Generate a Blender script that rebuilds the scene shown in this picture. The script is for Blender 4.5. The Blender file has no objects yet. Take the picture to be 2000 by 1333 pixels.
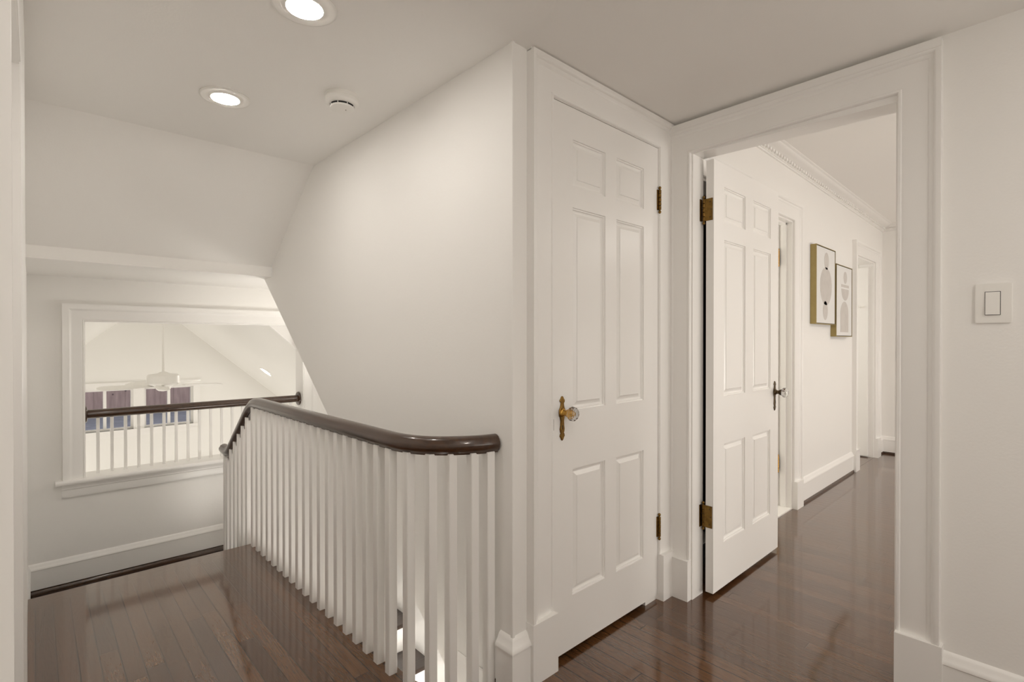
import bpy, bmesh, math, random
from mathutils import Vector, Matrix
random.seed(7)
C = bpy.context.scene.collection
SC = bpy.context.scene
# ------------------------------------------------------------------ camera, world, exposure
cam = bpy.data.cameras.new('camera'); camo = bpy.data.objects.new('camera', cam); C.objects.link(camo)
camo.location = (0, 0, 1.165)
camo.rotation_euler = (math.radians(89.7), 0, math.radians(46.94 - 90))
cam.sensor_width = 36; cam.lens = 18; cam.shift_y = 1000 * math.tan(math.radians(0.3)) / 2000
cam.clip_start = 0.005
SC.camera = camo
vs = SC.view_settings
SC.display_settings.display_device = 'sRGB'
vs.view_transform = 'Standard'; vs.look = 'None'; vs.gamma = 1; vs.use_curve_mapping = False
vs.exposure = 0.0
SC.cycles.use_denoising = True
SC.cycles.max_bounces = 10; SC.cycles.diffuse_bounces = 8; SC.cycles.glossy_bounces = 4
SC.cycles.sample_clamp_indirect = 6; SC.cycles.caustics_reflective = False; SC.cycles.caustics_refractive = False
w = bpy.data.worlds.new('sky'); SC.world = w; w.use_nodes = True
w.node_tree.nodes['Background'].inputs[0].default_value = (0.92, 0.94, 1.0, 1)
w.node_tree.nodes['Background'].inputs[1].default_value = 2.5
LAMP = 138.0      # strength of the recessed lenses
WARM = (1.0, 0.945, 0.875, 1)

def fill_light(name, loc, rot, sx, sy, power, col=(1, .955, .89)):
    l = bpy.data.lights.new(name, 'AREA'); l.shape = 'RECTANGLE'; l.size = sx; l.size_y = sy
    l.energy = power; l.color = col
    o = bpy.data.objects.new(name, l); C.objects.link(o); o.location = loc; o.rotation_euler = rot
    return o
PI = math.pi
# fill lamps added out of view to brighten the rooms; no windows behind them
fill_light('unseen_fill', (-0.93, 6.0, -0.75), (0, math.radians(-90), 0), 1.1, 2.2, 18, (1, .94, .89))  # added far-room fill from the left side, source unseen
fill_light('unseen_fill', (2.93, 5.6, -0.75), (0, math.radians(90), 0), 1.1, 2.2, 13, (1, .94, .89))  # added far-room fill from the opposite side
fill_light('unseen_fill', (3.25, -2.95, 1.00), (math.radians(112), 0, 0), 1.4, 1.4, 66)  # added fill for the next room, in place of unseen windows
fill_light('unseen_fill', (5.2, -2.95, 1.0), (math.radians(112), 0, 0), 1.4, 1.4, 42)  # second added fill for the next room and its ceiling
fill_light('unseen_fill', (1.0, 7.42, -.98), (math.radians(-105), 0, 0), 2.4, .8, 6, (1, .97, .93))  # low upward fill added to lift the landing soffit
fill_light('landing_fill', (1.93, 3.70, .95), (0, math.radians(130), 0), .35, .35, 8)  # added fill for landing wall and soffit, hidden behind the stair wall
fill_light('hallway_fill', (4.8, -.9, 2.28), (0, 0, 0), .4, .4, 16)  # added fill for the picture wall, no fixture modelled
fill_light('stairwell_fill', (1.45, 1.75, -1.15), (math.radians(118), 0, 0), .9, .5, 17)  # added fill shining up the stairwell onto the landing
fill_light('unseen_fill', (3.5, 3.0, 1.4), (math.radians(-90), 0, 0), 0.7, 1.0, 16)  # added fill for the bathroom behind its opening
fill_light('unseen_fill', (5.2, 2.5, 1.4), (0, math.radians(-90), 0), 1.0, 0.9, 11)  # added fill for the nook, source invented
fill_light('unseen_fill', (0.9, -1.95, 1.30), (math.radians(90), 0, 0), 1.6, 1.4, 13.5)  # added fill from behind the camera for the hall walls

# ------------------------------------------------------------------ materials
def new_mat(name):
    m = bpy.data.materials.new(name); m.use_nodes = True
    nt = m.node_tree; b = nt.nodes['Principled BSDF']
    return m, nt, b
def N(nt, typ, **kw):
    n = nt.nodes.new(typ)
    for k, v in kw.items():
        if k in n.inputs.keys() if hasattr(n.inputs, 'keys') else False: n.inputs[k].default_value = v
        else: setattr(n, k, v)
    return n
def paint(name, col, rough, bump=0.0, scale=120, var=0.012):
    m, nt, b = new_mat(name)
    tc = N(nt, 'ShaderNodeTexCoord'); no = N(nt, 'ShaderNodeTexNoise'); no.inputs['Scale'].default_value = 1.3
    nt.links.new(tc.outputs['Object'], no.inputs['Vector'])
    cr = N(nt, 'ShaderNodeMapRange'); cr.inputs[3].default_value = 1 - var; cr.inputs[4].default_value = 1 + var
    nt.links.new(no.outputs['Fac'], cr.inputs[0])
    mx = N(nt, 'ShaderNodeVectorMath', operation='SCALE'); mx.inputs[0].default_value = col
    nt.links.new(cr.outputs[0], mx.inputs['Scale']); nt.links.new(mx.outputs[0], b.inputs['Base Color'])
    b.inputs['Roughness'].default_value = rough
    if bump:
        n2 = N(nt, 'ShaderNodeTexNoise'); n2.inputs['Scale'].default_value = scale
        bp = N(nt, 'ShaderNodeBump'); bp.inputs['Strength'].default_value = bump; bp.inputs['Distance'].default_value = .002
        nt.links.new(tc.outputs['Object'], n2.inputs['Vector']); nt.links.new(n2.outputs['Fac'], bp.inputs['Height'])
        nt.links.new(bp.outputs[0], b.inputs['Normal'])
    return m
WALLC = (0.865, 0.852, 0.828)
TRIMC = (0.875, 0.862, 0.84)
M = {}
M['wall'] = paint('wall_paint', WALLC, .55, .15)
M['ceil'] = paint('ceiling_paint', (0.90, 0.885, 0.86), .7, .12)
M['trim'] = paint('trim_paint', TRIMC, .32, .12, 35)
M['door'] = paint('door_paint', TRIMC, .28, .10, 30)
M['plastic'] = paint('white_plastic', (0.85, 0.835, 0.80), .4)
M['bright'] = paint('white_paint_far_room', (0.86, 0.85, 0.82), .5, .1)
M['closet_shade'] = paint('navy_closet_shade', (0.006, 0.007, 0.010), .8)  # near-black: the unlit closet's shade is put into this colour
M['black'] = paint('black_gap', (0.01, 0.01, 0.01), .8)
M['tile'] = paint('white_bathroom_tile', (0.82, 0.80, 0.77), .2)

def wood_floor(name, bw=0.0575, length=1.1, dark=(0.030, 0.012, 0.005), light=(0.20, 0.090, 0.034), rough=.24, along='Y'):
    m, nt, b = new_mat(name); L = nt.links.new
    tc = N(nt, 'ShaderNodeTexCoord'); sp = N(nt, 'ShaderNodeSeparateXYZ'); L(tc.outputs['Object'], sp.inputs[0])
    ax, al = (sp.outputs[0], sp.outputs[1]) if along == 'Y' else (sp.outputs[1], sp.outputs[0])
    def mth(op, a, bb=None, c=None):
        n = N(nt, 'ShaderNodeMath', operation=op)
        for i, v in enumerate((a, bb, c)):
            if v is None: continue
            if isinstance(v, (int, float)): n.inputs[i].default_value = v
            else: L(v, n.inputs[i])
        return n.outputs[0]
    u = mth('DIVIDE', ax, bw); row = mth('FLOOR', u); fu = mth('FRACT', u)
    wn = N(nt, 'ShaderNodeTexWhiteNoise', noise_dimensions='1D'); L(row, wn.inputs['W'])
    v = mth('ADD', mth('DIVIDE', al, length), mth('MULTIPLY', wn.outputs['Value'], 7.3))
    col = mth('FLOOR', v); fv = mth('FRACT', v)
    cb = N(nt, 'ShaderNodeCombineXYZ'); L(row, cb.inputs[0]); L(col, cb.inputs[1])
    w2 = N(nt, 'ShaderNodeTexWhiteNoise', noise_dimensions='2D'); L(cb.outputs[0], w2.inputs['Vector'])
    # grain: stretched coordinates shifted per board
    cg = N(nt, 'ShaderNodeCombineXYZ')
    L(mth('MULTIPLY', ax, 26.0), cg.inputs[0]); L(mth('ADD', mth('MULTIPLY', al, 2.6), mth('MULTIPLY', w2.outputs['Value'], 40)), cg.inputs[1])
    L(mth('MULTIPLY', w2.outputs['Value'], 17), cg.inputs[2])
    n1 = N(nt, 'ShaderNodeTexNoise'); n1.inputs['Scale'].default_value = 1.0; n1.inputs['Detail'].default_value = 3; n1.inputs['Distortion'].default_value = .6
    L(cg.outputs[0], n1.inputs['Vector'])
    wav = mth('SINE', mth('MULTIPLY', n1.outputs['Fac'], 60))         # cathedral rings
    wv = mth('MULTIPLY_ADD', wav, .5, .5)
    cf = N(nt, 'ShaderNodeCombineXYZ'); L(mth('MULTIPLY', ax, 420.0), cf.inputs[0]); L(mth('MULTIPLY', al, 14.0), cf.inputs[1])
    n2 = N(nt, 'ShaderNodeTexNoise'); n2.inputs['Scale'].default_value = 1.0; n2.inputs['Detail'].default_value = 2
    L(cf.outputs[0], n2.inputs['Vector'])
    f = mth('ADD', mth('MULTIPLY', wv, .14), mth('ADD', mth('MULTIPLY', n2.outputs['Fac'], .5), mth('MULTIPLY', w2.outputs['Value'], .30)))
    f = mth('SUBTRACT', f, .06)
    mix = N(nt, 'ShaderNodeMix', data_type='RGBA'); L(f, mix.inputs[0])
    mix.inputs[6].default_value = (*dark, 1); mix.inputs[7].default_value = (*light, 1)
    e = mth('MINIMUM', mth('MINIMUM', fu, mth('SUBTRACT', 1, fu)), mth('MULTIPLY', mth('MINIMUM', fv, mth('SUBTRACT', 1, fv)), length / bw))
    gap = N(nt, 'ShaderNodeMapRange'); gap.inputs[1].default_value = .014; gap.inputs[2].default_value = .042; L(e, gap.inputs[0])
    mg = N(nt, 'ShaderNodeMix', data_type='RGBA'); L(gap.outputs[0], mg.inputs[0])
    mg.inputs[6].default_value = (.008, .004, .002, 1); L(mix.outputs[2], mg.inputs[7]); L(mg.outputs[2], b.inputs['Base Color'])
    hgt = mth('ADD', mth('MULTIPLY', gap.outputs[0], 1.2), mth('ADD', mth('MULTIPLY', wv, .35), mth('MULTIPLY', n2.outputs['Fac'], .25)))
    n3 = N(nt, 'ShaderNodeTexNoise'); n3.inputs['Scale'].default_value = 9; L(tc.outputs['Object'], n3.inputs['Vector'])
    hgt = mth('ADD', hgt, mth('MULTIPLY', n3.outputs['Fac'], .8))
    bp = N(nt, 'ShaderNodeBump'); bp.inputs['Strength'].default_value = .35; bp.inputs['Distance'].default_value = .0014
    L(hgt, bp.inputs['Height']); L(bp.outputs[0], b.inputs['Normal'])
    b.inputs['Roughness'].default_value = rough
    b.inputs['Coat Weight'].default_value = .85; b.inputs['Coat Roughness'].default_value = .08; b.inputs['Coat IOR'].default_value = 1.5; b.inputs['Specular IOR Level'].default_value = .35
    return m
M['floor'] = wood_floor('walnut_stained_oak_strip_floor')
M['tread'] = wood_floor('stained_oak_treads', bw=.14, dark=(.020, .009, .005), light=(.055, .027, .014), along='X')
M['nosing'] = wood_floor('stained_oak_nosing', bw=.30, length=2.5, along='X')
def rail_wood():
    m, nt, b = new_mat('dark_polished_rail_wood'); L = nt.links.new
    tc = N(nt, 'ShaderNodeTexCoord'); mp = N(nt, 'ShaderNodeMapping'); mp.inputs['Scale'].default_value = (40, 3, 40)
    no = N(nt, 'ShaderNodeTexNoise'); no.inputs['Scale'].default_value = 1.5; no.inputs['Detail'].default_value = 4
    L(tc.outputs['Object'], mp.inputs[0]); L(mp.outputs[0], no.inputs['Vector'])
    mix = N(nt, 'ShaderNodeMix', data_type='RGBA'); L(no.outputs['Fac'], mix.inputs[0])
    mix.inputs[6].default_value = (.013, .0055, .002, 1); mix.inputs[7].default_value = (.085, .036, .014, 1)
    L(mix.outputs[2], b.inputs['Base Color'])
    b.inputs['Roughness'].default_value = .30; b.inputs['Coat Weight'].default_value = .5; b.inputs['Coat Roughness'].default_value = .08
    return m
M['rail'] = rail_wood()
def metal(name, a, c, rough, sc=60):
    m, nt, b = new_mat(name); L = nt.links.new
    tc = N(nt, 'ShaderNodeTexCoord'); no = N(nt, 'ShaderNodeTexNoise'); no.inputs['Scale'].default_value = sc; no.inputs['Detail'].default_value = 4
    L(tc.outputs['Object'], no.inputs['Vector'])
    mix = N(nt, 'ShaderNodeMix', data_type='RGBA'); L(no.outputs['Fac'], mix.inputs[0])
    mix.inputs[6].default_value = (*a, 1); mix.inputs[7].default_value = (*c, 1); L(mix.outputs[2], b.inputs['Base Color'])
    b.inputs['Metallic'].default_value = 1; b.inputs['Roughness'].default_value = rough
    return m
M['brass'] = metal('aged_brass', (.07, .035, .010), (.34, .20, .055), .35)
M['dark_brass'] = metal('dark_bronzed_brass', (.05, .035, .02), (.17, .12, .07), .4)
M['new_brass'] = metal('bright_brass', (.55, .30, .06), (.75, .45, .12), .3)
M['gold'] = metal('brushed_gold_frame', (.36, .28, .12), (.46, .37, .17), .42, 25)
m, nt, b = new_mat('knob_glass'); b.inputs['Transmission Weight'].default_value = 1; b.inputs['Roughness'].default_value = .02; b.inputs['IOR'].default_value = 1.5
M['glass'] = m
m, nt, b = new_mat('window_glass'); b.inputs['Transmission Weight'].default_value = 1; b.inputs['Roughness'].default_value = .0; b.inputs['IOR'].default_value = 1.02
M['pane'] = m
m, nt, b = new_mat('lit_lens'); b.inputs['Emission Color'].default_value = WARM; b.inputs['Emission Strength'].default_value = LAMP
M['lens'] = m
M['canvas'] = paint('print_paper', (.74, .735, .72), .7)
def blotchy(name, a, c, sc=14):
    m, nt, b = new_mat(name); L = nt.links.new
    tc = N(nt, 'ShaderNodeTexCoord'); no = N(nt, 'ShaderNodeTexNoise'); no.inputs['Scale'].default_value = sc
    L(tc.outputs['Object'], no.inputs['Vector']); mix = N(nt, 'ShaderNodeMix', data_type='RGBA'); L(no.outputs['Fac'], mix.inputs[0])
    mix.inputs[6].default_value = (*a, 1); mix.inputs[7].default_value = (*c, 1); L(mix.outputs[2], b.inputs['Base Color']); b.inputs['Roughness'].default_value = .8
    return m
M['ink'] = blotchy('greige_printed_shape', (.52, .49, .46), (.62, .59, .56))
def fence_mat():
    m, nt, b = new_mat('weathered_fence_boards'); L = nt.links.new
    oi = N(nt, 'ShaderNodeTexCoord'); mp = N(nt, 'ShaderNodeMapping'); mp.inputs['Scale'].default_value = (7, 1, 1.2)
    no = N(nt, 'ShaderNodeTexNoise'); no.inputs['Scale'].default_value = 3; no.inputs['Detail'].default_value = 3
    L(oi.outputs['Object'], mp.inputs[0]); L(mp.outputs[0], no.inputs['Vector'])
    vo = N(nt, 'ShaderNodeTexVoronoi'); vo.inputs['Scale'].default_value = 5; L(oi.outputs['Object'], vo.inputs['Vector'])
    mix = N(nt, 'ShaderNodeMix', data_type='RGBA'); L(no.outputs['Fac'], mix.inputs[0])
    mix.inputs[6].default_value = (.16, .11, .10, 1); mix.inputs[7].default_value = (.40, .29, .26, 1)
    kn = N(nt, 'ShaderNodeMapRange'); kn.inputs[1].default_value = .03; kn.inputs[2].default_value = .09; L(vo.outputs['Distance'], kn.inputs[0])
    m2 = N(nt, 'ShaderNodeMix', data_type='RGBA'); L(kn.outputs[0], m2.inputs[0]); m2.inputs[6].default_value = (.06, .04, .04, 1)
    L(mix.outputs[2], m2.inputs[7]); L(m2.outputs[2], b.inputs['Base Color']); b.inputs['Roughness'].default_value = .9
    return m
M['fence'] = fence_mat()
M['slate'] = blotchy('blue_grey_gravel', (.045, .045, .055), (.15, .155, .18), 9)

# ------------------------------------------------------------------ mesh helpers
class MB:
    def __init__(s): s.v = []; s.f = []
    def add(s, vs_, fs):
        o = len(s.v); s.v += [tuple(p) for p in vs_]; s.f += [tuple(i + o for i in f) for f in fs]; return s
    def box(s, x0, x1, y0, y1, z0, z1):
        return s.add([(x0,y0,z0),(x1,y0,z0),(x1,y1,z0),(x0,y1,z0),(x0,y0,z1),(x1,y0,z1),(x1,y1,z1),(x0,y1,z1)],
                     [(0,3,2,1),(4,5,6,7),(0,1,5,4),(1,2,6,5),(2,3,7,6),(3,0,4,7)])
    def prism(s, poly, ax, a0, a1):
        """poly: 2D points in the plane across axis ax (0:(y,z) 1:(x,z) 2:(x,y)), extruded a0..a1"""
        def P(p, a): return [(a, p[0], p[1]), (p[0], a, p[1]), (p[0], p[1], a)][ax]
        n = len(poly)
        return s.add([P(p, a0) for p in poly] + [P(p, a1) for p in poly],
                     [tuple(range(n))[::-1], tuple(range(n, 2*n))] + [(i, (i+1) % n, n + (i+1) % n, n + i) for i in range(n)])
    def cbox(s, cx, cy, hx, z0, z1, ch=.003, hy=None):
        hy = hx if hy is None else hy
        p = [(cx-hx+ch,cy-hy),(cx+hx-ch,cy-hy),(cx+hx,cy-hy+ch),(cx+hx,cy+hy-ch),(cx+hx-ch,cy+hy),(cx-hx+ch,cy+hy),(cx-hx,cy+hy-ch),(cx-hx,cy-hy+ch)]
        return s.prism(p, 2, z0, z1)
    def lathe(s, prof, mat=Matrix(), seg=32, closed=True):
        """prof: (r, h) list around local z"""
        vs_, fs = [], []
        for r, h in prof:
            for k in range(seg):
                a = 2*PI*k/seg; vs_.append(mat @ Vector((r*math.cos(a), r*math.sin(a), h)))
        for i in range(len(prof)-1):
            for k in range(seg):
                k2 = (k+1) % seg; fs.append((i*seg+k, i*seg+k2, (i+1)*seg+k2, (i+1)*seg+k))
        if closed:
            fs.append(tuple(range(seg))[::-1]); n = (len(prof)-1)*seg; fs.append(tuple(n+k for k in range(seg)))
        return s.add(vs_, fs)
    def sweep(s, path, prof, up=Vector((0,0,1)), cap=True):
        """prof: (side, up) closed loop swept along path; side is to the right of travel"""
        n = len(prof); vs_, fs = [], []
        for i, p in enumerate(path):
            p = Vector(p); a = Vector(path[max(i-1,0)]); b_ = Vector(path[min(i+1,len(path)-1)])
            t = (b_ - a).normalized(); side = t.cross(up).normalized(); u = side.cross(t).normalized()
            vs_ += [p + side*q[0] + u*q[1] for q in prof]
        for i in range(len(path)-1):
            for k in range(n):
                k2 = (k+1) % n; fs.append((i*n+k, i*n+k2, (i+1)*n+k2, (i+1)*n+k))
        if cap:
            fs.append(tuple(range(n))[::-1]); m_ = (len(path)-1)*n; fs.append(tuple(m_+k for k in range(n)))
        return s.add(vs_, fs)
    def strip(s, rings):
        """open strips between successive point lists"""
        n = len(rings[0]); vs_ = [p for r in rings for p in r]
        return s.add(vs_, [(i*n+k, i*n+k+1, (i+1)*n+k+1, (i+1)*n+k) for i in range(len(rings)-1) for k in range(n-1)])
    def build(s, name, mat, parent=None, angle=35, smooth=True, weld=True):
        me = bpy.data.meshes.new(name); me.from_pydata(s.v, [], s.f)
        bm = bmesh.new(); bm.from_mesh(me)
        if weld: bmesh.ops.remove_doubles(bm, verts=bm.verts, dist=1e-6)
        bmesh.ops.recalc_face_normals(bm, faces=bm.faces)
        for f in bm.faces: f.smooth = smooth
        lim = math.radians(angle)
        for e in bm.edges:
            if len(e.link_faces) != 2 or e.calc_face_angle(0) > lim: e.smooth = False
        bm.to_mesh(me); bm.free()
        me.materials.append(M[mat] if isinstance(mat, str) else mat)
        o = bpy.data.objects.new(name, me); C.objects.link(o)
        if parent: o.parent = parent
        return o
def struct(o): o['kind'] = 'structure'; return o
def tag(o, label, cat, group=None):
    o['label'] = label; o['category'] = cat
    if group: o['group'] = group
    return o
def thing(name, label, cat, loc=(0,0,0), group=None):
    o = bpy.data.objects.new(name, None); C.objects.link(o); o.location = loc; o.empty_display_size = .1
    return tag(o, label, cat, group)
def place(o, t):                                   # a part modelled in world space goes under its thing
    o.parent = t; o.location = -t.location; return o
def wall(name, ax, p0, p1, a0, a1, z0, z1, holes=(), mat='wall'):
    """wall slab normal to axis ax between p0,p1, running a0..a1, with rectangular holes (a0,a1,z0,z1)"""
    A = sorted({a0, a1, *[h[0] for h in holes], *[h[1] for h in holes]}); A = [a for a in A if a0 <= a <= a1]
    Z = sorted({z0, z1, *[h[2] for h in holes], *[h[3] for h in holes]}); Z = [z for z in Z if z0 <= z <= z1]
    mb = MB()
    def solid(i, j):
        if not (0 <= i < len(A)-1 and 0 <= j < len(Z)-1): return False
        ca, cz = (A[i]+A[i+1])/2, (Z[j]+Z[j+1])/2
        return not any(h[0] < ca < h[1] and h[2] < cz < h[3] for h in holes)
    P = (lambda a, p, z: (p, a, z)) if ax == 0 else (lambda a, p, z: (a, p, z))
    for i in range(len(A)-1):
        for j in range(len(Z)-1):
            if not solid(i, j): continue
            x0, x1, y0, y1 = A[i], A[i+1], Z[j], Z[j+1]
            for p in (p0, p1): mb.add([P(x0,p,y0),P(x1,p,y0),P(x1,p,y1),P(x0,p,y1)], [(0,1,2,3)])
            if not solid(i-1, j): mb.add([P(x0,p0,y0),P(x0,p1,y0),P(x0,p1,y1),P(x0,p0,y1)], [(0,1,2,3)])
            if not solid(i+1, j): mb.add([P(x1,p0,y0),P(x1,p1,y0),P(x1,p1,y1),P(x1,p0,y1)], [(0,1,2,3)])
            if not solid(i, j-1): mb.add([P(x0,p0,y0),P(x1,p0,y0),P(x1,p1,y0),P(x0,p1,y0)], [(0,1,2,3)])
            if not solid(i, j+1): mb.add([P(x0,p0,y1),P(x1,p0,y1),P(x1,p1,y1),P(x0,p1,y1)], [(0,1,2,3)])
    return struct(mb.build(name, mat))
CASE = [(0,0),(0,.013),(.003,.017),(.009,.017),(.012,.013),(.018,.015),(.05,.017),(.084,.018),(.088,.022),(.094,.024),(.098,.024),(.102,.030),(.108,.034),(.120,.034),(.120,0)]
def casing(name, ax, plane, nsign, a0, a1, z0, z1, prof=CASE, right=None, left=None, top=None, plinth=.19, sc=1.0):
    """mitred three sided casing round an opening a0..a1 with head z1, on a wall face; offsets may be clipped"""
    mb = MB(); P = (lambda a, p, z: (p, a, z)) if ax == 0 else (lambda a, p, z: (a, p, z))
    rings = []
    for o, t in prof:
        o *= sc
        ol = min(o, left) if left is not None else o; orr = min(o, right) if right is not None else o; ot = min(o, top) if top is not None else o
        p = plane + nsign * t
        rings.append([P(a0-ol, p, z0), P(a0-ol, p, z1+ot), P(a1+orr, p, z1+ot), P(a1+orr, p, z0)])
    mb.strip(rings)
    if plinth:
        for s_, a, lim in ((-1, a0, left), (1, a1, right)):
            wdt = min(.124*sc, lim) if lim is not None else .124*sc
            b0, b1 = sorted((a - s_*.001, a + s_*wdt)); q0, q1 = sorted((plane, plane + nsign*.036))
            h = z0 + plinth
            if ax == 0: mb.box(q0, q1, b0, b1, z0, h)
            else: mb.box(b0, b1, q0, q1, z0, h)
    return struct(mb.build(name, 'trim', weld=False))
def jamb(name, ax, p0, p1, a0, a1, z0, z1, t=.018, stop=None, sag=0):
    mb = MB()
    def bx(aa, ab, pa, pb, za, zb):
        if ax == 0: mb.box(pa, pb, aa, ab, za, zb)
        else: mb.box(aa, ab, pa, pb, za, zb)
    bx(a0-t, a0, p0, p1, z0, z1+t); bx(a1, a1+t, p0, p1, z0, z1+t)
    if sag: mb.prism([(a0, z1-sag), (a1, z1+.003), (a1, z1+t), (a0, z1+t)], 0, p0, p1)
    else: bx(a0, a1, p0, p1, z1, z1+t)
    if stop:
        s0, s1 = stop
        bx(a0, a0+.012, s0, s1, z0, z1); bx(a1-.012, a1, s0, s1, z0, z1); bx(a0, a1, s0, s1, z1-.012, z1)
    return struct(mb.build(name, 'trim', weld=False))
BASE = [(0,0),(.018,0),(.018,.118),(.021,.121),(.021,.126),(.017,.134),(.011,.143),(.009,.150),(.005,.156),(0,.160)]
def base(name, pts, z, nrm, prof=BASE, lift=0.0, mat='trim'):
    """baseboard along a 2D polyline; nrm = +1: profile to the left of travel"""
    mb = MB(); n = len(pts); rings = []
    dirs = [Vector((pts[i+1][0]-pts[i][0], pts[i+1][1]-pts[i][1])).normalized() for i in range(n-1)]
    for t, h in prof:
        ring = []
        for i, p in enumerate(pts):
            d0 = dirs[max(i-1, 0)]; d1 = dirs[min(i, n-2)]
            n0 = Vector((-d0.y, d0.x))*nrm; n1 = Vector((-d1.y, d1.x))*nrm
            b_ = (n0 + n1); b_ = b_ / max(b_.length_squared/2, 1e-6) if i not in (0, n-1) else n0 if i else n1
            ring.append((p[0] + b_.x*t, p[1] + b_.y*t, z + lift + h))
        rings.append(ring)
    mb.strip(rings)
    for k in (0, n-1): mb.add([r[k] for r in rings], [tuple(range(len(rings)))])
    return struct(mb.build(name, mat, weld=False))
SHOE = [(0,0),(.022,0),(.022,.006),(.018,.016),(.010,.022),(0,.024)]

# ------------------------------------------------------------------ key dimensions
H = 2.157; XS = 1.162; YC = 1.24; XD = 2.16; YL = 4.38; XL = -0.03; YN = 3.155; LZ = -.43; YS = -2.0
# ------------------------------------------------------------------ floors
curve_edge = []
for k in range(13):
    a = PI + (PI/2)*k/12; curve_edge.append((XS + .02 + .237*math.cos(a), 1.56 + .235*math.sin(a)))
fl = [(XL-.12, YS), (XD+.10, YS), (XD+.10, 1.30), (XS+.02, 1.30)] + curve_edge[::-1] + [(.945, YN-.09), (XL-.12, YN-.09)]
mb = MB(); mb.prism(fl, 2, -.03, 0)
def ngon_floor(mb, name, mat):
    o = mb.build(name, mat, weld=False, smooth=False); bm = bmesh.new(); bm.from_mesh(o.data)
    bmesh.ops.triangulate(bm, faces=[f for f in bm.faces if len(f.verts) > 4]); bm.to_mesh(o.data); bm.free(); return struct(o)
ngon_floor(mb, 'floor', 'floor')
struct(MB().box(XD+.10, 6.6, -3.1, 1.266, -.03, 0).build('floor', 'floor'))
struct(MB().box(2.2, 6.6, 1.39, 3.2, -.03, 0.004).build('floor', 'tile'))
struct(MB().box(3.20, 3.84, 1.262, 1.39, -.02, 0.008).build('trim_1', 'tile'))     # marble threshold
struct(MB().box(2.36, 2.96, 1.262, 1.39, -.02, 0.002).build('floor', 'closet_shade'))
struct(MB().box(5.45, 6.13, 1.262, 1.39, -.02, 0.001).build('floor', 'floor'))
# ------------------------------------------------------------------ hall shell
wall('wall_left', 0, XL-.12, XL, YS, YL+.15, -2.4, H+.1, [(.95, 2.10, 0, 1.99)])
wall('wall_right', 0, XD, XD+.10, YS, 1.39, -.03, 2.60, [(.365, 1.144, -.03, 2.02)])
wall('wall_closet', 1, YC, YC+.10, XS+.10, XD, 0, H+.05, [(1.345, 2.055, 0, 2.035)])
wall('wall_back', 1, YS-.1, YS, XL-.12, XD+.1, 0, H+.1)
# stair wall: gabled outline with the raking lower edge
sw = [(YC, H+.03), (YC, -.40), (1.24, -.40), (3.743, 1.593), (3.585, 1.593), (3.585, 1.70), (2.90, H+.03)]
m0 = (1.593+.129)/(3.743-1.579); sw[2] = (1.24, 1.593 - m0*(3.743-1.24)); sw[1] = (YC, sw[2][1]); sw.pop(2)
mb = MB(); mb.prism(sw, 0, XS, XS+.10); struct(mb.build('wall_stairs', 'wall', smooth=False))
# soffit over the flight, parallel to the stairs, above it the closet
zs = lambda y: 1.593 - m0*(3.743-y)
mb = MB(); mb.prism([(3.743, 1.593), (1.24, zs(1.24)), (1.24, zs(1.24)+.08), (3.743-.06, 1.67)], 0, XS+.1, 2.05); struct(mb.build('ceiling', 'ceil', smooth=False))
wall('wall_south', 0, XD, XD+.10, -3.1, YS, -.03, 2.60)
struct(MB().box(XL-.12, XD+.1, YS, 2.895, H, H+.08).build('ceiling', 'ceil', smooth=False))
mb = MB(); mb.prism([(2.89, H), (3.5975, 1.658), (3.64, 1.75), (2.89, H+.08)], 0, XL-.1, XS+.1); struct(mb.build('ceiling', 'ceil', smooth=False))
mb = MB(); mb.box(XL-.1, XS+.0, 3.597, 3.66, 1.593, 1.72); struct(mb.build('trim_2', 'ceil', smooth=False))
mb = MB(); mb.prism([(3.598, 1.5925), (YL+.02, 1.580), (YL+.02, 1.66), (3.61, 1.66)], 0, XL-.1, 2.05); struct(mb.build('ceiling', 'ceil', smooth=False))
# closet interior
struct(MB().box(XS+.1, XD, 1.9, 1.96, 0.0, H+.05).build('wall_closet_back', 'wall'))
# landing wall with the big opening
OX0, OX1, OZ0, OZ1 = .243, 1.668, .268, 1.297
wall('wall_landing', 1, YL, YL+.15, XL-.12, 2.10, -2.4, 1.75, [(OX0, OX1, OZ0-.03, OZ1)])
wall('wall_landing_top', 1, YL+.02, YL+.15, -1.1, 3.1, 1.75, 2.2)
wall('wall_well', 0, 1.96, 2.06, 1.24, YL, -2.4, 1.60)
wall('wall_well', 0, .925, .945, 1.30, 3.40, -2.4, -.03)
wall('wall_well', 1, 1.20, 1.24, .925, 2.06, -2.4, -.031)
struct(MB().box(.9, 2.1, 1.2, YL, -2.45, -2.4).build('floor', 'floor'))
# casing of the big opening (no stool side), stool, apron
CB = [(0,0),(0,.012),(.004,.016),(.010,.013),(.014,.016),(.060,.018),(.072,.024),(.080,.030),(.110,.032),(.110,0)]
casing('trim_3', 1, YL, -1, OX0, OX1, OZ0, OZ1, prof=CB, plinth=0)
mb = MB(); mb.box(OX0-.0, OX0+.004, YL-.01, YL+.155, OZ0, OZ1); mb.box(OX1-.004, OX1, YL-.01, YL+.155, OZ0, OZ1); mb.box(OX0, OX1, YL-.01, YL+.155, OZ1-.004, OZ1)
struct(mb.build('trim_4', 'trim', weld=False))
mb = MB(); mb.prism([(YL-.045, OZ0-.028), (YL+.165, OZ0-.028), (YL+.165, OZ0), (YL-.041, OZ0), (YL-.047, OZ0-.006), (YL-.049, OZ0-.014), (YL-.047, OZ0-.023)], 0, OX0-.145, OX1+.145)
struct(mb.build('trim_5', 'trim'))
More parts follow.
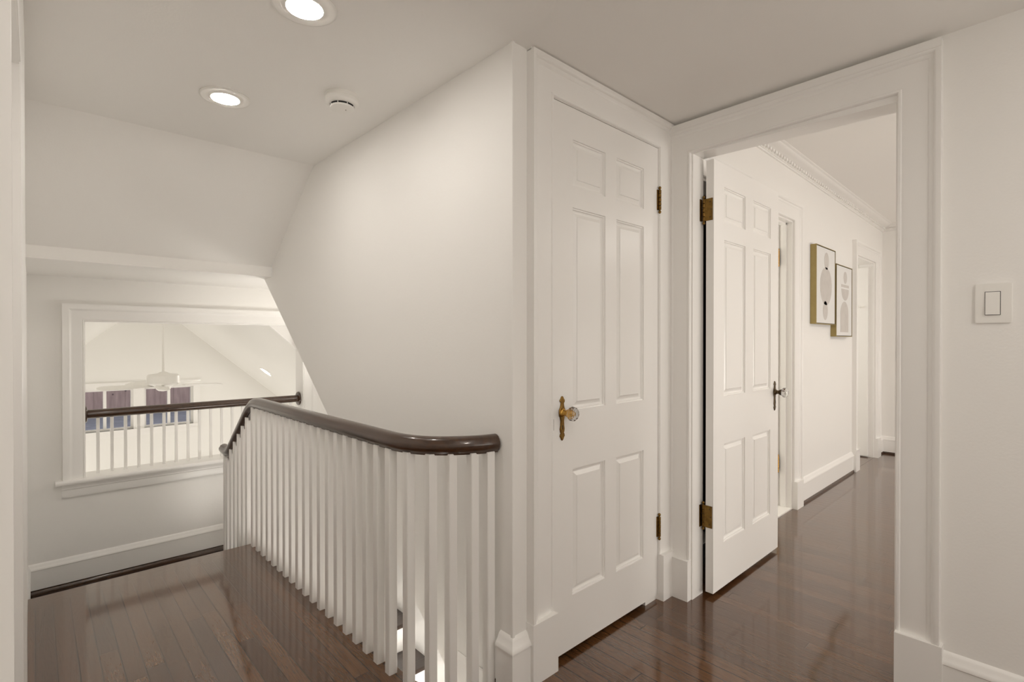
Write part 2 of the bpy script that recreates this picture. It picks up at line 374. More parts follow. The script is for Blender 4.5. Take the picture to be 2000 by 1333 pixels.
ap = [(0,0),(.014,0),(.018,.010),(.018,.050),(.024,.056),(.024,.062),(.030,.072),(.034,.082),(.036,.088),(0,.088)]
mb = MB(); mb.prism([(YL-t, OZ0-.116+h) for t, h in ap], 0, OX0-.115, OX1+.115); struct(mb.build('trim_6', 'trim'))
# infill above the roof line of the far room, in the back of the opening
mb = MB(); mb.prism([(1.446, 1.297), (1.668, 1.297), (1.668, 1.100)], 1, YL+.135, YL+.16); struct(mb.build('wall_infill', 'wall', smooth=False))
mb = MB(); mb.prism([(1.436, 1.297), (1.450, 1.297), (1.668, 1.106), (1.668, 1.093)], 1, YL+.130, YL+.17); struct(mb.build('trim_7', 'trim', smooth=False))
base('baseboard_landing', [(XL, YL), (1.96, YL)], LZ, -1, lift=.036)
base('trim_8', [(XL, YL), (1.96, YL)], LZ, -1, prof=[(t*1.1, h*1.5) for t, h in SHOE], mat='rail')
base('baseboard_left', [(XL, 2.245), (XL, YN)], 0, -1, prof=[(t*.4, h) for t, h in BASE])
base('baseboard_left', [(XL, YN), (XL, YL)], LZ, -1, lift=.036, prof=[(t*.6, h) for t, h in BASE])
# ------------------------------------------------------------------ closet casing, doorway casing
casing('trim_9', 1, YC, -1, 1.348, 2.052, 0, 2.032, right=.108, plinth=.205)
jamb('trim_10', 1, YC-.008, YC+.10, 1.352, 2.050, 0, 2.030, t=.006, stop=(YC+.042, YC+.06))
CD = [(o*.97, t) for o, t in CASE]
casing('trim_11', 0, XD, -1, .379, 1.130, 0, 2.006, prof=CD, right=.110, plinth=.18)
jamb('trim_12', 0, XD-.001, XD+.098, .385, 1.124, 0, 2.000, t=.019, sag=.018)
# the deep moulding strip between casing head and ceiling
struct(MB().box(XD-.036, XD, .262, YC, 2.112, 2.140).build('trim_13', 'trim'))
struct(MB().box(1.228, XD-.02, YC-.022, YC, 2.150, H).build('trim_14', 'trim'))
base('baseboard_right', [(XD, YS), (XD, .258)], 0, 1)
struct(MB().box(XS-.002, XS+.002, YC, 1.62, -.03, .0).build('trim_15', 'trim'))
# baseboard wrapping the end of the stair wall
base('baseboard_closet', [(XS, 1.300), (XS, YC), (1.226, YC)], 0, 1 if False else -1, prof=[(t*1.25, h*1.12) for t, h in BASE])
struct(MB().cbox(XS+.002, YC+.002, .006, .16, H, .002).build('trim_16', 'wall'))
# ------------------------------------------------------------------ left doorway (door, casing)
casing('trim_17', 0, XL, 1, .95, 2.10, 0, 1.99, prof=[(o, t*.36) for o, t in CASE], plinth=0)
jamb('trim_18', 0, XL-.12, XL+.002, .962, 2.088, 0, 1.978, t=.012, stop=(XL-.055, XL-.03))

# ------------------------------------------------------------------ six panel doors
ROWS = [(.22, .69), (.908, 1.66), (1.738, 1.912)]
def six_panel(wd, z0, z1, t, cols, rows=ROWS):
    """front face at y=0 looking -y, back at y=t, x 0..wd"""
    mb = MB(); X = [0] + [c for p in cols for c in p] + [wd]; Z = [z0] + [c for r in rows for c in r] + [z1]
    PR = [(0,0), (.0012,.0045), (.0055,.0055), (.0070,.0095), (.0115,.0125), (.0160,.0130), (.0300,.0062), (.0312,.0035)]
    for face, yf, sg in ((0, 0, 1), (1, t, -1)):
        for i in range(len(X)-1):
            for j in range(len(Z)-1):
                x0, x1, a0, a1 = X[i], X[i+1], Z[j], Z[j+1]
                if i % 2 == 1 and j % 2 == 1:
                    rings = []
                    for o, d in PR:
                        y = yf + sg*d
                        rings.append([(x0+o,y,a0+o),(x1-o,y,a0+o),(x1-o,y,a1-o),(x0+o,y,a1-o),(x0+o,y,a0+o)])
                    mb.strip(rings); mb.add(rings[-1][:4], [(0,1,2,3)])
                else: mb.add([(x0,yf,a0),(x1,yf,a0),(x1,yf,a1),(x0,yf,a1)], [(0,1,2,3)])
    mb.add([(0,0,z0),(wd,0,z0),(wd,t,z0),(0,t,z0)], [(0,1,2,3)]); mb.add([(0,0,z1),(wd,0,z1),(wd,t,z1),(0,t,z1)], [(0,1,2,3)])
    mb.add([(0,0,z0),(0,t,z0),(0,t,z1),(0,0,z1)], [(0,1,2,3)]); mb.add([(wd,0,z0),(wd,t,z0),(wd,t,z1),(wd,0,z1)], [(0,1,2,3)])
    return mb
def escutcheon(mb, cx, y, zc, s=1.0, sg=-1):
    half = [(0.000,.078),(.006,.075),(.008,.069),(.0135,.064),(.013,.059),(.008,.055),(.009,.046),(.012,.036),(.017,.027),(.018,.017),(.0165,.007),(.0115,-.001),(.009,-.012),
            (.0105,-.030),(.013,-.042),(.011,-.052),(.008,-.057),(.012,-.062),(.0135,-.068),(.009,-.073),(.006,-.080),(0,-.084)]
    pts = [(cx+a*s, zc+b_*s) for a, b_ in half] + [(cx-a*s, zc+b_*s) for a, b_ in half[-2:0:-1]]
    inn = [(cx+(p[0]-cx)*.80, zc+(p[1]-zc)*.96) for p in pts]
    mb.strip([[(p[0], y, p[1]) for p in pts+pts[:1]], [(p[0], y+sg*.0025, p[1]) for p in pts+pts[:1]], [(p[0], y+sg*.0045, p[1]) for p in inn+inn[:1]]])
    mb.add([(p[0], y+sg*.0045, p[1]) for p in inn], [tuple(range(len(inn)))])
def door_furniture(root, cx, y, zc, plate_mat):
    mb = MB(); escutcheon(mb, cx, y, zc)
    pl = mb.build('escutcheon', plate_mat, root, weld=False); pl['label'] = 'aged brass shaped key plate'
    R = Matrix.Translation((cx, y, zc+.018)) @ Matrix.Rotation(PI/2, 4, 'X')
    sh = MB().lathe([(.015,.004),(.015,.008),(.011,.011),(.0095,.016),(.0095,.024),(.0135,.027),(.0155,.031),(.0145,.034),(.010,.034)], R, 24).build('knob_shank', 'new_brass' if plate_mat == 'brass' else plate_mat, root)
    kn = MB().lathe([(.012,.034),(.019,.038),(.0255,.046),(.0265,.052),(.0245,.060),(.019,.066),(.012,.069)], R, 12).build('knob', 'glass', root, angle=10)
    kn['label'] = 'faceted clear glass knob'
    MB().lathe([(.007,.034),(.011,.0355),(.0135,.039),(.010,.041)], R, 12).build('star_plate', 'new_brass' if plate_mat == 'brass' else 'dark_brass', kn)
    kh = MB().box(cx-.0017, cx+.0017, y-.0052, y-.0040, zc-.043, zc-.028).build('keyhole', 'black', pl)
def hinge(root, x, y, z0, z1, mat='brass', leaf=None):
    n = 5; hh = (z1-z0)/n; mb = MB()
    for k in range(n):
        g = .0008
        mb.lathe([(.0058, z0+k*hh+g), (.0068, z0+k*hh+g+.001), (.0068, z0+(k+1)*hh-g-.001), (.0058, z0+(k+1)*hh-g)], Matrix.Translation((x, y, 0)), 16)
    if leaf: mb.box(*leaf, z0, z1)
    h = mb.build('hinge', mat, root)
    for zz, s in ((z1, 1), (z0, -1)):
        pr = [(.004,0),(.0035,.003),(.0062,.006),(.0068,.010),(.0050,.014),(.0015,.016)]
        MB().lathe([(r, zz+s*q) for r, q in pr], Matrix.Translation((x, y, 0)), 14).build('finial', mat, h)
    return h
# door 1: closet door (closed)
mb = six_panel(.694, .022, 2.028, .036, [(.106,.306),(.380,.580)])
d1 = mb.build('door_1', 'door', angle=30); d1.location = (1.355, YC-.006, 0); struct(d1)
def under(root, fn):
    """run a builder in world space then hang what it made at top level under root"""
    before = set(bpy.data.objects); fn()
    for o in set(bpy.data.objects) - before:
        if o.parent is None: o.parent = root; o.matrix_parent_inverse = root.matrix_world.inverted() if False else Matrix.LocRotScale(root.location, root.rotation_euler, None).inverted()
under(d1, lambda: door_furniture(None, 1.401, YC-.006, .887, 'brass'))
under(d1, lambda: hinge(None, 2.052, YC-.014, 1.752, 1.842, leaf=(2.040, 2.052, YC-.011, YC-.0058)))
under(d1, lambda: hinge(None, 2.052, YC-.014, .285, .375, leaf=(2.040, 2.052, YC-.011, YC-.0058)))
under(d1, lambda: MB().box(1.3552, 1.3575, YC-.0068, YC-.0055, .845, .885).build('latch', 'dark_brass'))
# door 2: open leaf in the doorway
mb = six_panel(.775, .020, 1.986, .036, [(.105,.340),(.435,.664)], rows=[(.228,.687),(.908,1.634),(1.716,1.880)])
d2 = mb.build('door_2', 'door', angle=30); d2.location = (2.240, 1.066, 0); struct(d2)
under(d2, lambda: door_furniture(None, 2.962, 1.066, .868, 'dark_brass'))
for z0, z1 in ((1.712, 1.812), (.315, .415)):
    def f(z0=z0, z1=z1):
        h = hinge(None, 2.240, 1.113, z0, z1, leaf=(2.2375, 2.2402, 1.071, 1.108))
        for dz, dy in ((.015, 1.083), (.05, 1.078), (.085, 1.083)):
            MB().lathe([(.0032,0),(.0028,.0012),(.001,.0016)], Matrix.Translation((2.2375, dy, z0+dz)) @ Matrix.Rotation(-PI/2, 4, 'Y'), 12).build('screw', 'dark_brass', h)
        MB().box(2.222, 2.240, 1.1215, 1.1240, z0, z1).build('jamb_plate', 'brass', h)
    under(d2, f)
# door 3: closed door in the left doorway
mb = six_panel(1.10, .012, 1.965, .036, [(.12,.50),(.60,.98)])
d3 = mb.build('door_3', 'door', angle=30); d3.rotation_euler = (0, 0, PI/2); d3.location = (XL-.06, .975, 0); struct(d3)

# ------------------------------------------------------------------ the next room (pictures)
wall('wall_pictures', 1, 1.265, 1.39, XD+.10, 6.6, -.03, 2.60, [(2.36, 2.96, 0, 2.01), (3.20, 3.84, 0, 2.00), (5.45, 6.13, 0, 1.945)])
wall('wall_far', 0, 6.45, 6.55, -3.1, 1.265, -.03, 2.60)
wall('wall_south', 1, -3.1, -3.0, XD+.1, 6.6, -.03, 2.60)
mb = MB(); mb.add([(XD, -3.1, 2.4235), (6.6, -3.1, 2.3573), (6.6, 1.4, 2.3573), (XD, 1.4, 2.4235), (XD, -3.1, 2.60), (6.6, -3.1, 2.60), (6.6, 1.4, 2.60), (XD, 1.4, 2.60)],
                  [(0,3,2,1),(4,5,6,7),(0,1,5,4),(1,2,6,5),(2,3,7,6),(3,0,4,7)]); struct(mb.build('ceiling', 'ceil', smooth=False))
CROWN = [(0,0),(.010,.001),(.013,.008),(.018,.010),(.018,.014),(.020,.015),(.020,.031),(.034,.033),(.038,.036),(.046,.038),(.062,.042),(.078,.049),(.084,.055),(.094,.056),(.100,.060),(.100,.066),(0,.066)]
def zc(x): return 2.346 - .0149*(x-3.2)
mb = MB()
mb.strip([[(XD+.1, 1.265-t, zc(XD+.1)+h), (6.45-t, 1.265-t, zc(6.45-t)+h)] for t, h in CROWN])
x = XD + .13
while x < 6.40:
    mb.box(x, x+.024, 1.265-.034, 1.265-.018, zc(x)+.0145, zc(x)+.0305); x += .046
struct(mb.build('trim_19', 'trim', weld=False))
mb = MB()
mb.strip([[(6.45-t, 1.265-t, zc(6.45)+h), (6.45-t, -3.0, zc(6.45)+h)] for t, h in CROWN])
y = 1.20
while y > -1.0:
    mb.box(6.45-.034, 6.45-.018, y-.024, y, zc(6.45)+.0145, zc(6.45)+.0305); y -= .046
struct(mb.build('trim_20', 'trim', weld=False))
casing('trim_21', 1, 1.265, -1, 2.36, 2.96, 0, 2.01); jamb('trim_22', 1, 1.265, 1.39, 2.372, 2.948, 0, 1.998, t=.012)
casing('trim_23', 1, 1.265, -1, 3.20, 3.84, 0, 1.995, left=.115); jamb('trim_24', 1, 1.265, 1.39, 3.212, 3.828, 0, 1.985, t=.012, stop=(1.30, 1.335))
casing('trim_25', 1, 1.265, -1, 5.45, 6.13, 0, 1.945); jamb('trim_26', 1, 1.265, 1.39, 5.462, 6.118, 0, 1.933, t=.012)
for a, b_ in ((XD+.1, 2.235), (3.966, 5.324), (6.256, 6.45)):
    base('baseboard_pictures', [(a, 1.265), (b_, 1.265)], 0, -1, lift=.02); base('trim_27', [(a, 1.265), (b_, 1.265)], 0, -1, prof=[(t*1.0, h) for t, h in SHOE], mat='rail')
base('baseboard_far', [(6.45, 1.265), (6.45, -3.0)], 0, -1, lift=.02); base('trim_28', [(6.45, 1.265), (6.45, -3.0)], 0, -1, prof=SHOE, mat='rail')
# rooms behind the openings
wall('wall_bath', 1, 3.1, 3.2, 3.05, 4.3, 0, 2.5, mat='bright'); wall('wall_bath', 0, 3.00, 3.05, 1.39, 3.2, 0, 2.5, mat='bright'); wall('wall_bath', 0, 4.3, 4.35, 1.39, 3.2, 0, 2.5, mat='bright')
struct(MB().box(2.1, 6.7, 1.39, 3.3, 2.5, 2.6).build('ceiling', 'bright'))
wall('wall_nook', 0, 4.90, 5.0, 1.39, 3.2, 0, 2.5, mat='bright'); wall('wall_nook', 1, 3.1, 3.2, 5.0, 6.6, 0, 2.5, mat='bright'); wall('wall_nook', 0, 6.5, 6.6, 1.39, 3.2, 0, 2.5, mat='bright')
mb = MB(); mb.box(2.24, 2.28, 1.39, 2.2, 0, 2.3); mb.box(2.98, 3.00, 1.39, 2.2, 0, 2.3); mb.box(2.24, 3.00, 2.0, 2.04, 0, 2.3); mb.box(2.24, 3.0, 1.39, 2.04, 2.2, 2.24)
struct(mb.build('wall_dark_closet', 'closet_shade'))
# bathroom door, open inwards, and the nook door with its hook
mb = six_panel(.62, .02, 1.975, .034, [(.10,.27),(.35,.52)]); d4 = mb.build('door_4', 'door'); d4.rotation_euler = (0, 0, PI/2); d4.location = (3.845, 1.348, 0); struct(d4)
for z0 in (1.70, .26):
    under(d4, lambda z0=z0: hinge(None, 3.803, 1.344, z0, z0+.095, mat='new_brass', leaf=(3.795, 3.812, 1.343, 1.347)))
d5 = MB().box(6.086, 6.116, 1.31, 1.95, .012, 1.90).build('door_5', 'door'); struct(d5)
hk = thing('coat_hook', 'small white coat hook on the far white door', 'hook', (6.086, 1.37, 1.50))
h1 = MB().box(6.080, 6.086, 1.34, 1.40, 1.50, 1.515).build('backplate', 'plastic'); place(h1, hk)
h2 = MB().sweep([(6.082, 1.37, 1.508), (6.06, 1.37, 1.500), (6.045, 1.37, 1.505), (6.040, 1.37, 1.525)], [(.005,0),(0,.005),(-.005,0),(0,-.005)]).build('prong', 'plastic'); place(h2, hk)

# ------------------------------------------------------------------ pictures
def picture(label, x0, x1, z0, z1, shapes):
    t = thing('framed_picture', label, 'picture', ((x0+x1)/2, 1.265, z0), 'framed abstract prints in the hallway')
    yf, yb, w_ = 1.223, 1.2645, .0045
    mb = MB(); mb.box(x0, x0+w_, yf, yb, z0, z1); mb.box(x1-w_, x1, yf, yb, z0, z1); mb.box(x0+w_, x1-w_, yf, yb, z0, z0+w_); mb.box(x0+w_, x1-w_, yf, yb, z1-w_, z1)
    place(mb.build('frame', 'gold', weld=False), t)
    place(MB().box(x0+w_, x1-w_, 1.236, 1.244, z0+w_, z1-w_).build('gap_liner', 'black'), t)
    cv = MB().box(x0+.0085, x1-.0085, 1.226, 1.240, z0+.0085, z1-.0085).build('canvas', 'canvas'); place(cv, t)
    for pts in shapes:
        s_ = MB(); s_.prism(pts, 1, 1.2252, 1.2265); o = s_.build('printed_shape', 'ink', smooth=False); o.parent = cv
def ell(cx, cz, a, b_, k0=0, k1=360, n=40): return [(cx + a*math.cos(math.radians(k0+(k1-k0)*i/n)), cz + b_*math.sin(math.radians(k0+(k1-k0)*i/n))) for i in range(n + (0 if k1-k0 == 360 else 1))]
picture('gold framed print of a large grey oval between two small ones, nearer of the pair', 4.205, 4.672, 1.293, 1.882,
        [ell(4.452, 1.778, .055, .066), ell(4.440, 1.585, .142, .145), ell(4.425, 1.398, .058, .072)])
picture('gold framed print of a grey arch below a bowl shape, farther of the pair', 4.700, 5.155, 1.201, 1.787,
        [ell(4.955, 1.693, .048, .050), [(4.845, 1.611), (5.06, 1.611), (5.06, 1.633), (4.845, 1.633)], ell(4.952, 1.597, .105, .095, 180, 360), [(4.82, 1.238), (5.05, 1.238)] + ell(4.935, 1.385, .115, .108, 0, 180)])

# ------------------------------------------------------------------ staircase
st = thing('staircase', 'dark wood stairs with white risers going down behind the white balusters', 'stairs', (1.45, 3.0, LZ))
place(MB().prism([(YN-.09, -.03), (YN+.012, -.03), (YN+.018, -.024), (YN+.020, -.015), (YN+.018, -.006), (YN+.012, 0), (YN-.09, 0)], 0, XL, .945).build('nosing', 'nosing'), st)
place(MB().box(XL, .93, YN-.01, YN, -.215, -.03).build('riser', 'trim'), st)
place(MB().box(XL, .945, YN, 3.40+.02, -.245, -.215).build('tread', 'tread'), st)
place(MB().box(XL, .945, 3.39, 3.40, LZ, -.245).build('riser', 'trim'), st)
mb = MB(); mb.box(XL, .95, 3.40, YL, LZ-.03, LZ); mb.box(.95, 1.96, 3.60, YL, LZ-.03, LZ); place(mb.build('landing', 'tread', weld=False), st)
for k in range(1, 10):
    z = LZ - .185*k; y1 = 3.61 - .245*(k-1); y0 = y1 - .245
    place(MB().box(.945, 1.96, y1-.012, y1, z, z+.155).build('riser', 'trim'), st)
    place(MB().prism([(y1, z), (y0-.012, z), (y0-.020, z-.008), (y0-.020, z-.022), (y0-.012, z-.030), (y1, z-.030)], 0, .945, 1.96).build('tread', 'tread'), st)
sk = [(3.61, LZ+.14), (3.61+.5, LZ+.14), (4.11, LZ), (3.61, LZ-.05)]
mb = MB(); a = [(3.66, LZ), (3.66, LZ+.16), (3.50, LZ+.12), (1.30, LZ+.12-.185/.245*2.2), (1.30, LZ-.40-.185/.245*2.2), (3.50, LZ-.40)]
mb.prism(a, 0, 1.942, 1.96); place(mb.build('stringer', 'trim', smooth=False), st)

# ------------------------------------------------------------------ railing round the stairwell
XR = .922
rl = thing('stair_railing', 'dark handrail on white square balusters around the stairwell', 'railing', (XR, 2.4, 0))
path = []
path += [(XR, 3.79, .452), (XR, 3.73, .448), (XR, 3.68, .450), (XR, 3.63, .466)]
for k in range(1, 9): path.append((XR, 3.63 - .05*k, .466 + .0373*k))
path += [(XR, 3.195, .783), (XR, 3.16, .800), (XR, 3.12, .810), (XR, 3.07, .8145)]
y = 3.0
while y > 1.62: path.append((XR, y, .815)); y -= .1
fr = [(.922, 1.60), (.925, 1.56), (.934, 1.515), (.950, 1.472), (.974, 1.434), (1.006, 1.401), (1.045, 1.373), (1.085, 1.350), (1.125, 1.333), (1.161, 1.325)]
path += [(a_, b_, .815) for a_, b_ in fr]
pts_ = []
for i in range(len(path)-1):                      # Catmull-Rom smoothing
    P0 = Vector(path[max(i-1,0)]); P1 = Vector(path[i]); P2 = Vector(path[i+1]); P3 = Vector(path[min(i+2,len(path)-1)])
    for s_ in range(3):
        t = s_/3; pts_.append(.5*((2*P1)+(-P0+P2)*t+(2*P0-5*P1+4*P2-P3)*t*t+(-P0+3*P1-3*P2+P3)*t**3))
pts_.append(Vector(path[-1]))
RP = [(-.014,-.030),(.014,-.030),(.017,-.024),(.024,-.019),(.029,-.010),(.0315,.000),(.030,.008),(.026,.013),(.024,.018),(.018,.025),(.009,.0295),(0,.031),
      (-.009,.0295),(-.018,.025),(-.024,.018),(-.026,.013),(-.030,.008),(-.0315,.000),(-.029,-.010),(-.024,-.019),(-.017,-.024)]
hr = MB().sweep(pts_, RP).build('handrail', 'rail', angle=50); place(hr, rl); hr['label'] = 'dark polished handrail, dropping at the far end'
# wooden fillet under the raking part, between rail and baluster tops
mb = MB(); seg = [p for p in pts_ if 3.14 < p.y < 3.66]
mb.sweep([(p.x, p.y, p.z-.045) for p in seg], [(-.011,-.022),(.011,-.022),(.011,.025),(-.011,.025)]); place(mb.build('rail_fillet', 'rail'), rl)
bal0 = None
def baluster(cx, cy, z0, z1, ang=0):
    """first one is modelled, the others are copies sharing nothing but their shape"""
    o = MB().cbox(0, 0, .0160, 0, z1-z0, .0025).build('baluster', 'trim')
    o.parent = rl; o.location = (cx - rl.location.x, cy - rl.location.y, z0); o.rotation_euler = (0, 0, ang)
    return o
y = 1.601
for k in range(19): baluster(.9145, y + .0845*k, -.002, .790)
for k in range(6):
    yy = 3.216 + .083*k + .014; top = .717 - (.083*k)*.71 + .002
    if k == 5: top = .417
    baluster(.9145, yy, -.215 if yy < 3.40 else LZ, top)
baluster(.9145, 3.700, LZ, .425)
for cx, cy, an in ((.929, 1.507, -.15), (.9665, 1.431, -.6), (1.018, 1.389, -.95), (1.080, 1.350, -1.1), (1.132, 1.328, -1.2)): baluster(cx, cy, -.002, .790, an*0)

# ------------------------------------------------------------------ rail in the wall opening
YR = 4.465
orl = thing('opening_railing', 'straight dark rail with slim balusters across the wall opening', 'railing', (.95, YR, OZ0))
place(MB().sweep([(OX0+.012, YR, .672), (OX1-.012, YR, .672)], [(.030*math.cos(2*PI*k/20), .030*math.sin(2*PI*k/20)) for k in range(20)]).build('handrail', 'rail', angle=50), orl)
for xx, s_ in ((OX0+.004, 1), (OX1-.004, -1)):
    R = Matrix.Translation((xx, YR, .672)) @ Matrix.Rotation(s_*PI/2, 4, 'Y')
    place(MB().lathe([(.056,0),(.058,.004),(.056,.010),(.048,.014),(.034,.016)], R, 32).build('rosette', 'rail'), orl)
for k in range(18):
    xx = .318 + .0752*k
    if xx > OX1-.03: break
    place(MB().cbox(xx, YR, .0092, OZ0-.001, .650, .0015).build('baluster', 'trim'), orl)

# ------------------------------------------------------------------ recessed lights, smoke detector, switch
def recessed(x, y, label, z=H, R=None):
    t = thing('recessed_light', label, 'ceiling light', (x, y, z), 'recessed ceiling lights in the hall')
    m_ = R or Matrix()
    MB().lathe([(.090,0),(.091,-.002),(.088,-.0055),(.082,-.006),(.074,-.003),(.060,.004),(.0535,.008)], m_, 48, closed=False).build('trim_ring', 'plastic', t, angle=60)
    MB().lathe([(.054,.006),(.053,.0045),(.040,.003),(.001,.0025)], m_, 40).build('lens', 'lens', t)
    if R: t.matrix_basis = Matrix.Translation((x, y, z))
    return t
# the ceiling is cut for each lamp by sitting the ring just under it, lens a hair proud
def recessed_flat(x, y, label):
    t = thing('recessed_light', label, 'ceiling light', (x, y, H), 'recessed ceiling lights in the hall')
    MB().lathe([(.090,0),(.0915,-.004),(.089,-.0065),(.084,-.0065),(.070,-.0035),(.058,-.004),(.052,-.0085)], Matrix(), 48, closed=False).build('trim_ring', 'plastic', t, angle=60)
    MB().lathe([(.0515,-.0080),(.0515,-.0088),(.001,-.0090)], Matrix(), 40).build('lens', 'lens', t)
    return t
recessed_flat(.590, 1.530, 'round recessed ceiling light cut off by the top of the photo')
recessed_flat(.573, 2.320, 'round recessed ceiling light above the stair railing, nearer the sloped ceiling')
recessed_flat(.590, .10, 'added unseen round recessed ceiling light over the hall behind the viewer')  # extra lamp added out of view to light the hall
recessed_flat(1.45, -.75, 'added unseen round recessed ceiling light over the hall farthest behind the viewer')  # second unseen lamp added to brighten the hall from behind
sd = thing('smoke_detector', 'small round white smoke detector on the hall ceiling', 'smoke detector', (.915, 1.985, H))
MB().lathe([(.064,0),(.065,-.003),(.065,-.014),(.0635,-.016),(.0645,-.018),(.064,-.030),(.058,-.037),(.050,-.040),(.040,-.041)], Matrix(), 48).build('body', 'plastic', sd)
MB().lathe([(.047,-.040),(.044,-.0475)], Matrix(), 48).build('vent_slot', 'black', sd)
mb = MB(); mb.lathe([(.0465,-.047),(.0475,-.049),(.046,-.054),(.036,-.0565),(.001,-.057)], Matrix(), 48)
for k in range(8):
    a = 2*PI*k/8; mb.lathe([(.0014,-.039),(.0022,-.050)], Matrix.Translation((.0462*math.cos(a), .0462*math.sin(a), 0)), 6)
mb.build('cap', 'plastic', sd)
MB().lathe([(.0025,-.0568),(.0022,-.0578)], Matrix.Translation((.012, -.008, 0)), 10).build('indicator', 'dark_brass', sd)
sw_ = thing('light_switch', 'square white rocker light switch on the wall right of the doorway', 'light switch', (XD, .14, 1.281))
def rbox(y0, y1, z0, z1, x0, x1, r=.003):
    p = [(y0+r,z0),(y1-r,z0),(y1,z0+r),(y1,z1-r),(y1-r,z1),(y0+r,z1),(y0,z1-r),(y0,z0+r)]; mb = MB(); mb.prism(p, 0, x0, x1); return mb
place(rbox(.099, .181, 1.221, 1.342, XD-.0065, XD).build('plate', 'plastic'), sw_)
place(rbox(.1235, .1595, 1.2445, 1.3175, XD-.0070, XD-.004, .001).build('recess', 'black'), sw_)
rk = MB(); rk.prism([(XD-.006, 1.2460), (XD-.0125, 1.2460), (XD-.0085, 1.316), (XD-.006, 1.316)], 1, .125, .158); place(rk.build('rocker', 'plastic', smooth=False), sw_)

# ------------------------------------------------------------------ far room seen through the opening
GY = 7.5; RX, RZ = 1.04, 1.645
zr = lambda x: 1.382 - .863*(x-1.345); zl = lambda x: 1.382 + .849*(x-.731)
FZ = -1.7
pan = MB()
WX0, WX1, WZ0, WZ1 = .335, 1.475, .125, .605
wall('wall_gable', 1, GY, GY+.15, -1.1, 3.2, FZ, 2.0, [(WX0, WX1, WZ0, WZ1)], mat='bright')
YA, YB = GY+.05, YL+.14; zlk = lambda x, y: zl(x) + .14*(GY-y)
for side in (0, 1):
    lo = []
    for y in (YA, YB):
        xr_ = (1.161 + .6206 - .14*(GY-y))/1.712
        lo.append([(xr_, y, zr(xr_)), ((3.1 if side else -1.1), y, zr(3.1) if side else zlk(-1.1, y))])
    q = [lo[0][0], lo[0][1], lo[1][1], lo[1][0]]
    mb = MB(); mb.add(q + [(a_, b_, c_+.12) for a_, b_, c_ in q], [(0,1,2,3),(4,5,6,7),(0,1,5,4),(1,2,6,5),(2,3,7,6),(3,0,4,7)]); struct(mb.build('ceiling', 'bright', smooth=False))
wall('wall_far_room', 0, 3.0, 3.1, YL+.15, GY, FZ, .2, mat='bright'); wall('wall_far_room', 0, -1.1, -1.0, YL+.15, GY, FZ, .45, mat='bright')
struct(MB().box(-1.1, 3.1, YL+.15, GY, FZ-.05, FZ).build('floor', 'bright'))  # unseen floor given pale paint to bounce light up onto the soffit
wall('wall_far_room', 1, YL+.14, YL+.15, -1.1, 3.1, FZ, -.0, mat='bright')
wall('wall_far_room', 1, YL+.14, YL+.152, -1.1, XL-.1, 0, 1.8, mat='bright'); wall('wall_far_room', 1, YL+.14, YL+.152, 2.05, 3.1, 0, 1.8, mat='bright')
# windows: two sashes, casing, mullion
def sash(name, x0, x1):
    mb = MB(); y0, y1 = GY+.03, GY+.07; s_ = .022
    mb.box(x0, x0+s_, y0, y1, WZ0, WZ1); mb.box(x1-s_, x1, y0, y1, WZ0, WZ1); mb.box(x0+s_, x1-s_, y0, y1, WZ0, WZ0+s_); mb.box(x0+s_, x1-s_, y0, y1, WZ1-s_, WZ1)
    xm = (x0+x1)/2; mb.box(xm-.015, xm+.015, y0, y1, WZ0+s_, WZ1-s_)
    o = struct(mb.build(name, 'trim', weld=False)); MB().box(x0+s_, x1-s_, GY+.048, GY+.052, WZ0+s_, WZ1-s_).build('pane', 'pane', o)
    return o
sash('window_1', WX0, .862); sash('window_2', .968, WX1)
struct(MB().box(.862, .968, GY-.012, GY+.10, WZ0, WZ1).build('trim_29', 'trim'))
mb = MB(); mb.box(WX0-.075, WX0, GY-.02, GY, WZ0, WZ1+.075); mb.box(WX1, WX1+.075, GY-.02, GY, WZ0, WZ1+.075); mb.box(WX0, WX1, GY-.02, GY, WZ1, WZ1+.075)
mb.box(WX0-.09, WX1+.06, GY-.045, GY+.03, WZ0-.03, WZ0); mb.box(WX0-.07, WX1+.04, GY-.016, GY, WZ0-.085, WZ0-.03); struct(mb.build('trim_30', 'trim', weld=False))
# ceiling fan
FX, FY = .905, 5.85
fn = thing('ceiling_fan', 'white ceiling fan on a long rod beyond the wall opening', 'ceiling fan', (FX, FY, .70))
place(MB().lathe([(.011,.84),(.011,zlk(FX, FY)-.01)], Matrix.Translation((FX, FY, 0)), 16).build('downrod', 'plastic'), fn)
place(MB().lathe([(.018,.872),(.034,.866),(.050,.856),(.118,.846),(.130,.834),(.132,.765),(.122,.750),(.085,.738),(.060,.730)], Matrix.Translation((FX, FY, 0)), 40).build('motor_housing', 'plastic'), fn)
place(MB().lathe([(.060,.732),(.062,.722),(.058,.705),(.040,.690),(.004,.684)], Matrix.Translation((FX, FY, 0)), 32).build('light_bowl', 'plastic'), fn)
place(MB().lathe([(.016,zl(FX)+.02),(.055,zlk(FX,FY)-.01),(.045,zl(FX)-.05),(.014,zl(FX)-.07)], Matrix.Translation((FX, FY, 0)), 24).build('canopy', 'plastic'), fn)
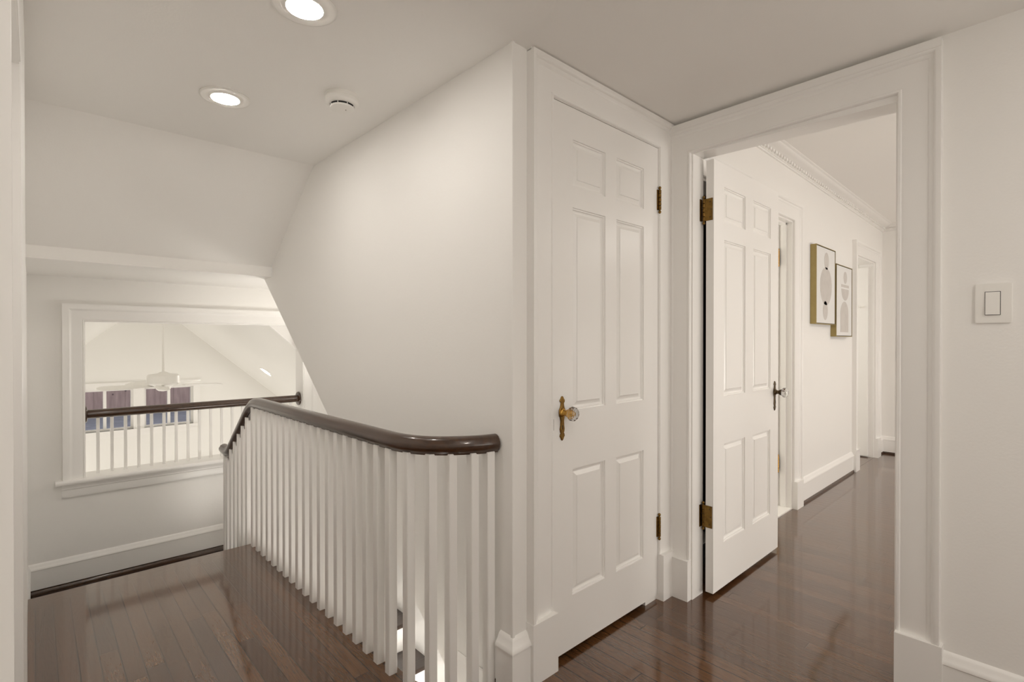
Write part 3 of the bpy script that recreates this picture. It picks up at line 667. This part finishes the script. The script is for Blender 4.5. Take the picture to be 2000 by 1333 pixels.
for k in range(5):
    a = math.radians(-100 + 72*k); Rm = Matrix.Translation((FX, FY, .742)) @ Matrix.Rotation(a, 4, 'Z') @ Matrix.Rotation(math.radians(-14), 4, 'X')
    out = [(.165,-.040),(.22,-.050),(.38,-.060),(.47,-.055),(.50,-.032),(.508,0),(.50,.032),(.47,.055),(.38,.060),(.22,.050),(.165,.040)]
    vs_ = [Rm @ Vector((x_, y_, zz)) for zz in (-.003, .003) for x_, y_ in out]; n = len(out)
    bl = MB().add(vs_, [tuple(range(n))[::-1], tuple(range(n, 2*n))] + [(i, (i+1) % n, n+(i+1) % n, n+i) for i in range(n)]).build('blade', 'plastic'); place(bl, fn)
    br = MB(); br.add([Rm @ Vector(p) for p in [(.08,-.012,-.008),(.19,-.026,-.008),(.19,.026,-.008),(.08,.012,-.008),(.08,-.012,-.003),(.19,-.026,-.003),(.19,.026,-.003),(.08,.012,-.003)]],
                      [(0,3,2,1),(4,5,6,7),(0,1,5,4),(1,2,6,5),(2,3,7,6),(3,0,4,7)]); b2 = br.build('bracket', 'plastic'); b2.parent = bl
# recessed light on the right hand slope
sl = math.atan(-.863)
def slope_light(x, y, label):
    t = thing('recessed_light', label, 'ceiling light', (x, y, zr(x)), 'recessed lights in the far sloped ceiling')
    t.rotation_euler = (0, -sl, 0)
    MB().lathe([(.080,0),(.081,-.003),(.076,-.007),(.062,-.004),(.055,-.002)], Matrix(), 36, closed=False).build('trim_ring', 'plastic', t)
    MB().lathe([(.056,-.001),(.054,-.003),(.001,-.005)], Matrix(), 30).build('lens', 'lens', t)
slope_light(2.02, 6.45, 'recessed light glinting on the sloped ceiling beyond the wall opening')
# outside: fence and ground
struct(MB().box(-3, 6, GY+.4, 11.5, -.12, -.03).build('ground', 'slate'))
fc = thing('garden_fence', 'weathered grey-brown board fence outside the far windows', 'fence', (1.2, 10.6, -.03))
xx = -1.2
while xx < 4.2:
    place(MB().box(xx, xx+.1345, 10.6+random.uniform(-.004,.004), 10.63, -.03, 1.55+random.uniform(-.01,.01)).build('fence_board', 'fence'), fc); xx += .136
place(MB().box(-1.2, 4.3, 10.63, 10.67, .2, .29).build('fence_rail', 'fence'), fc)
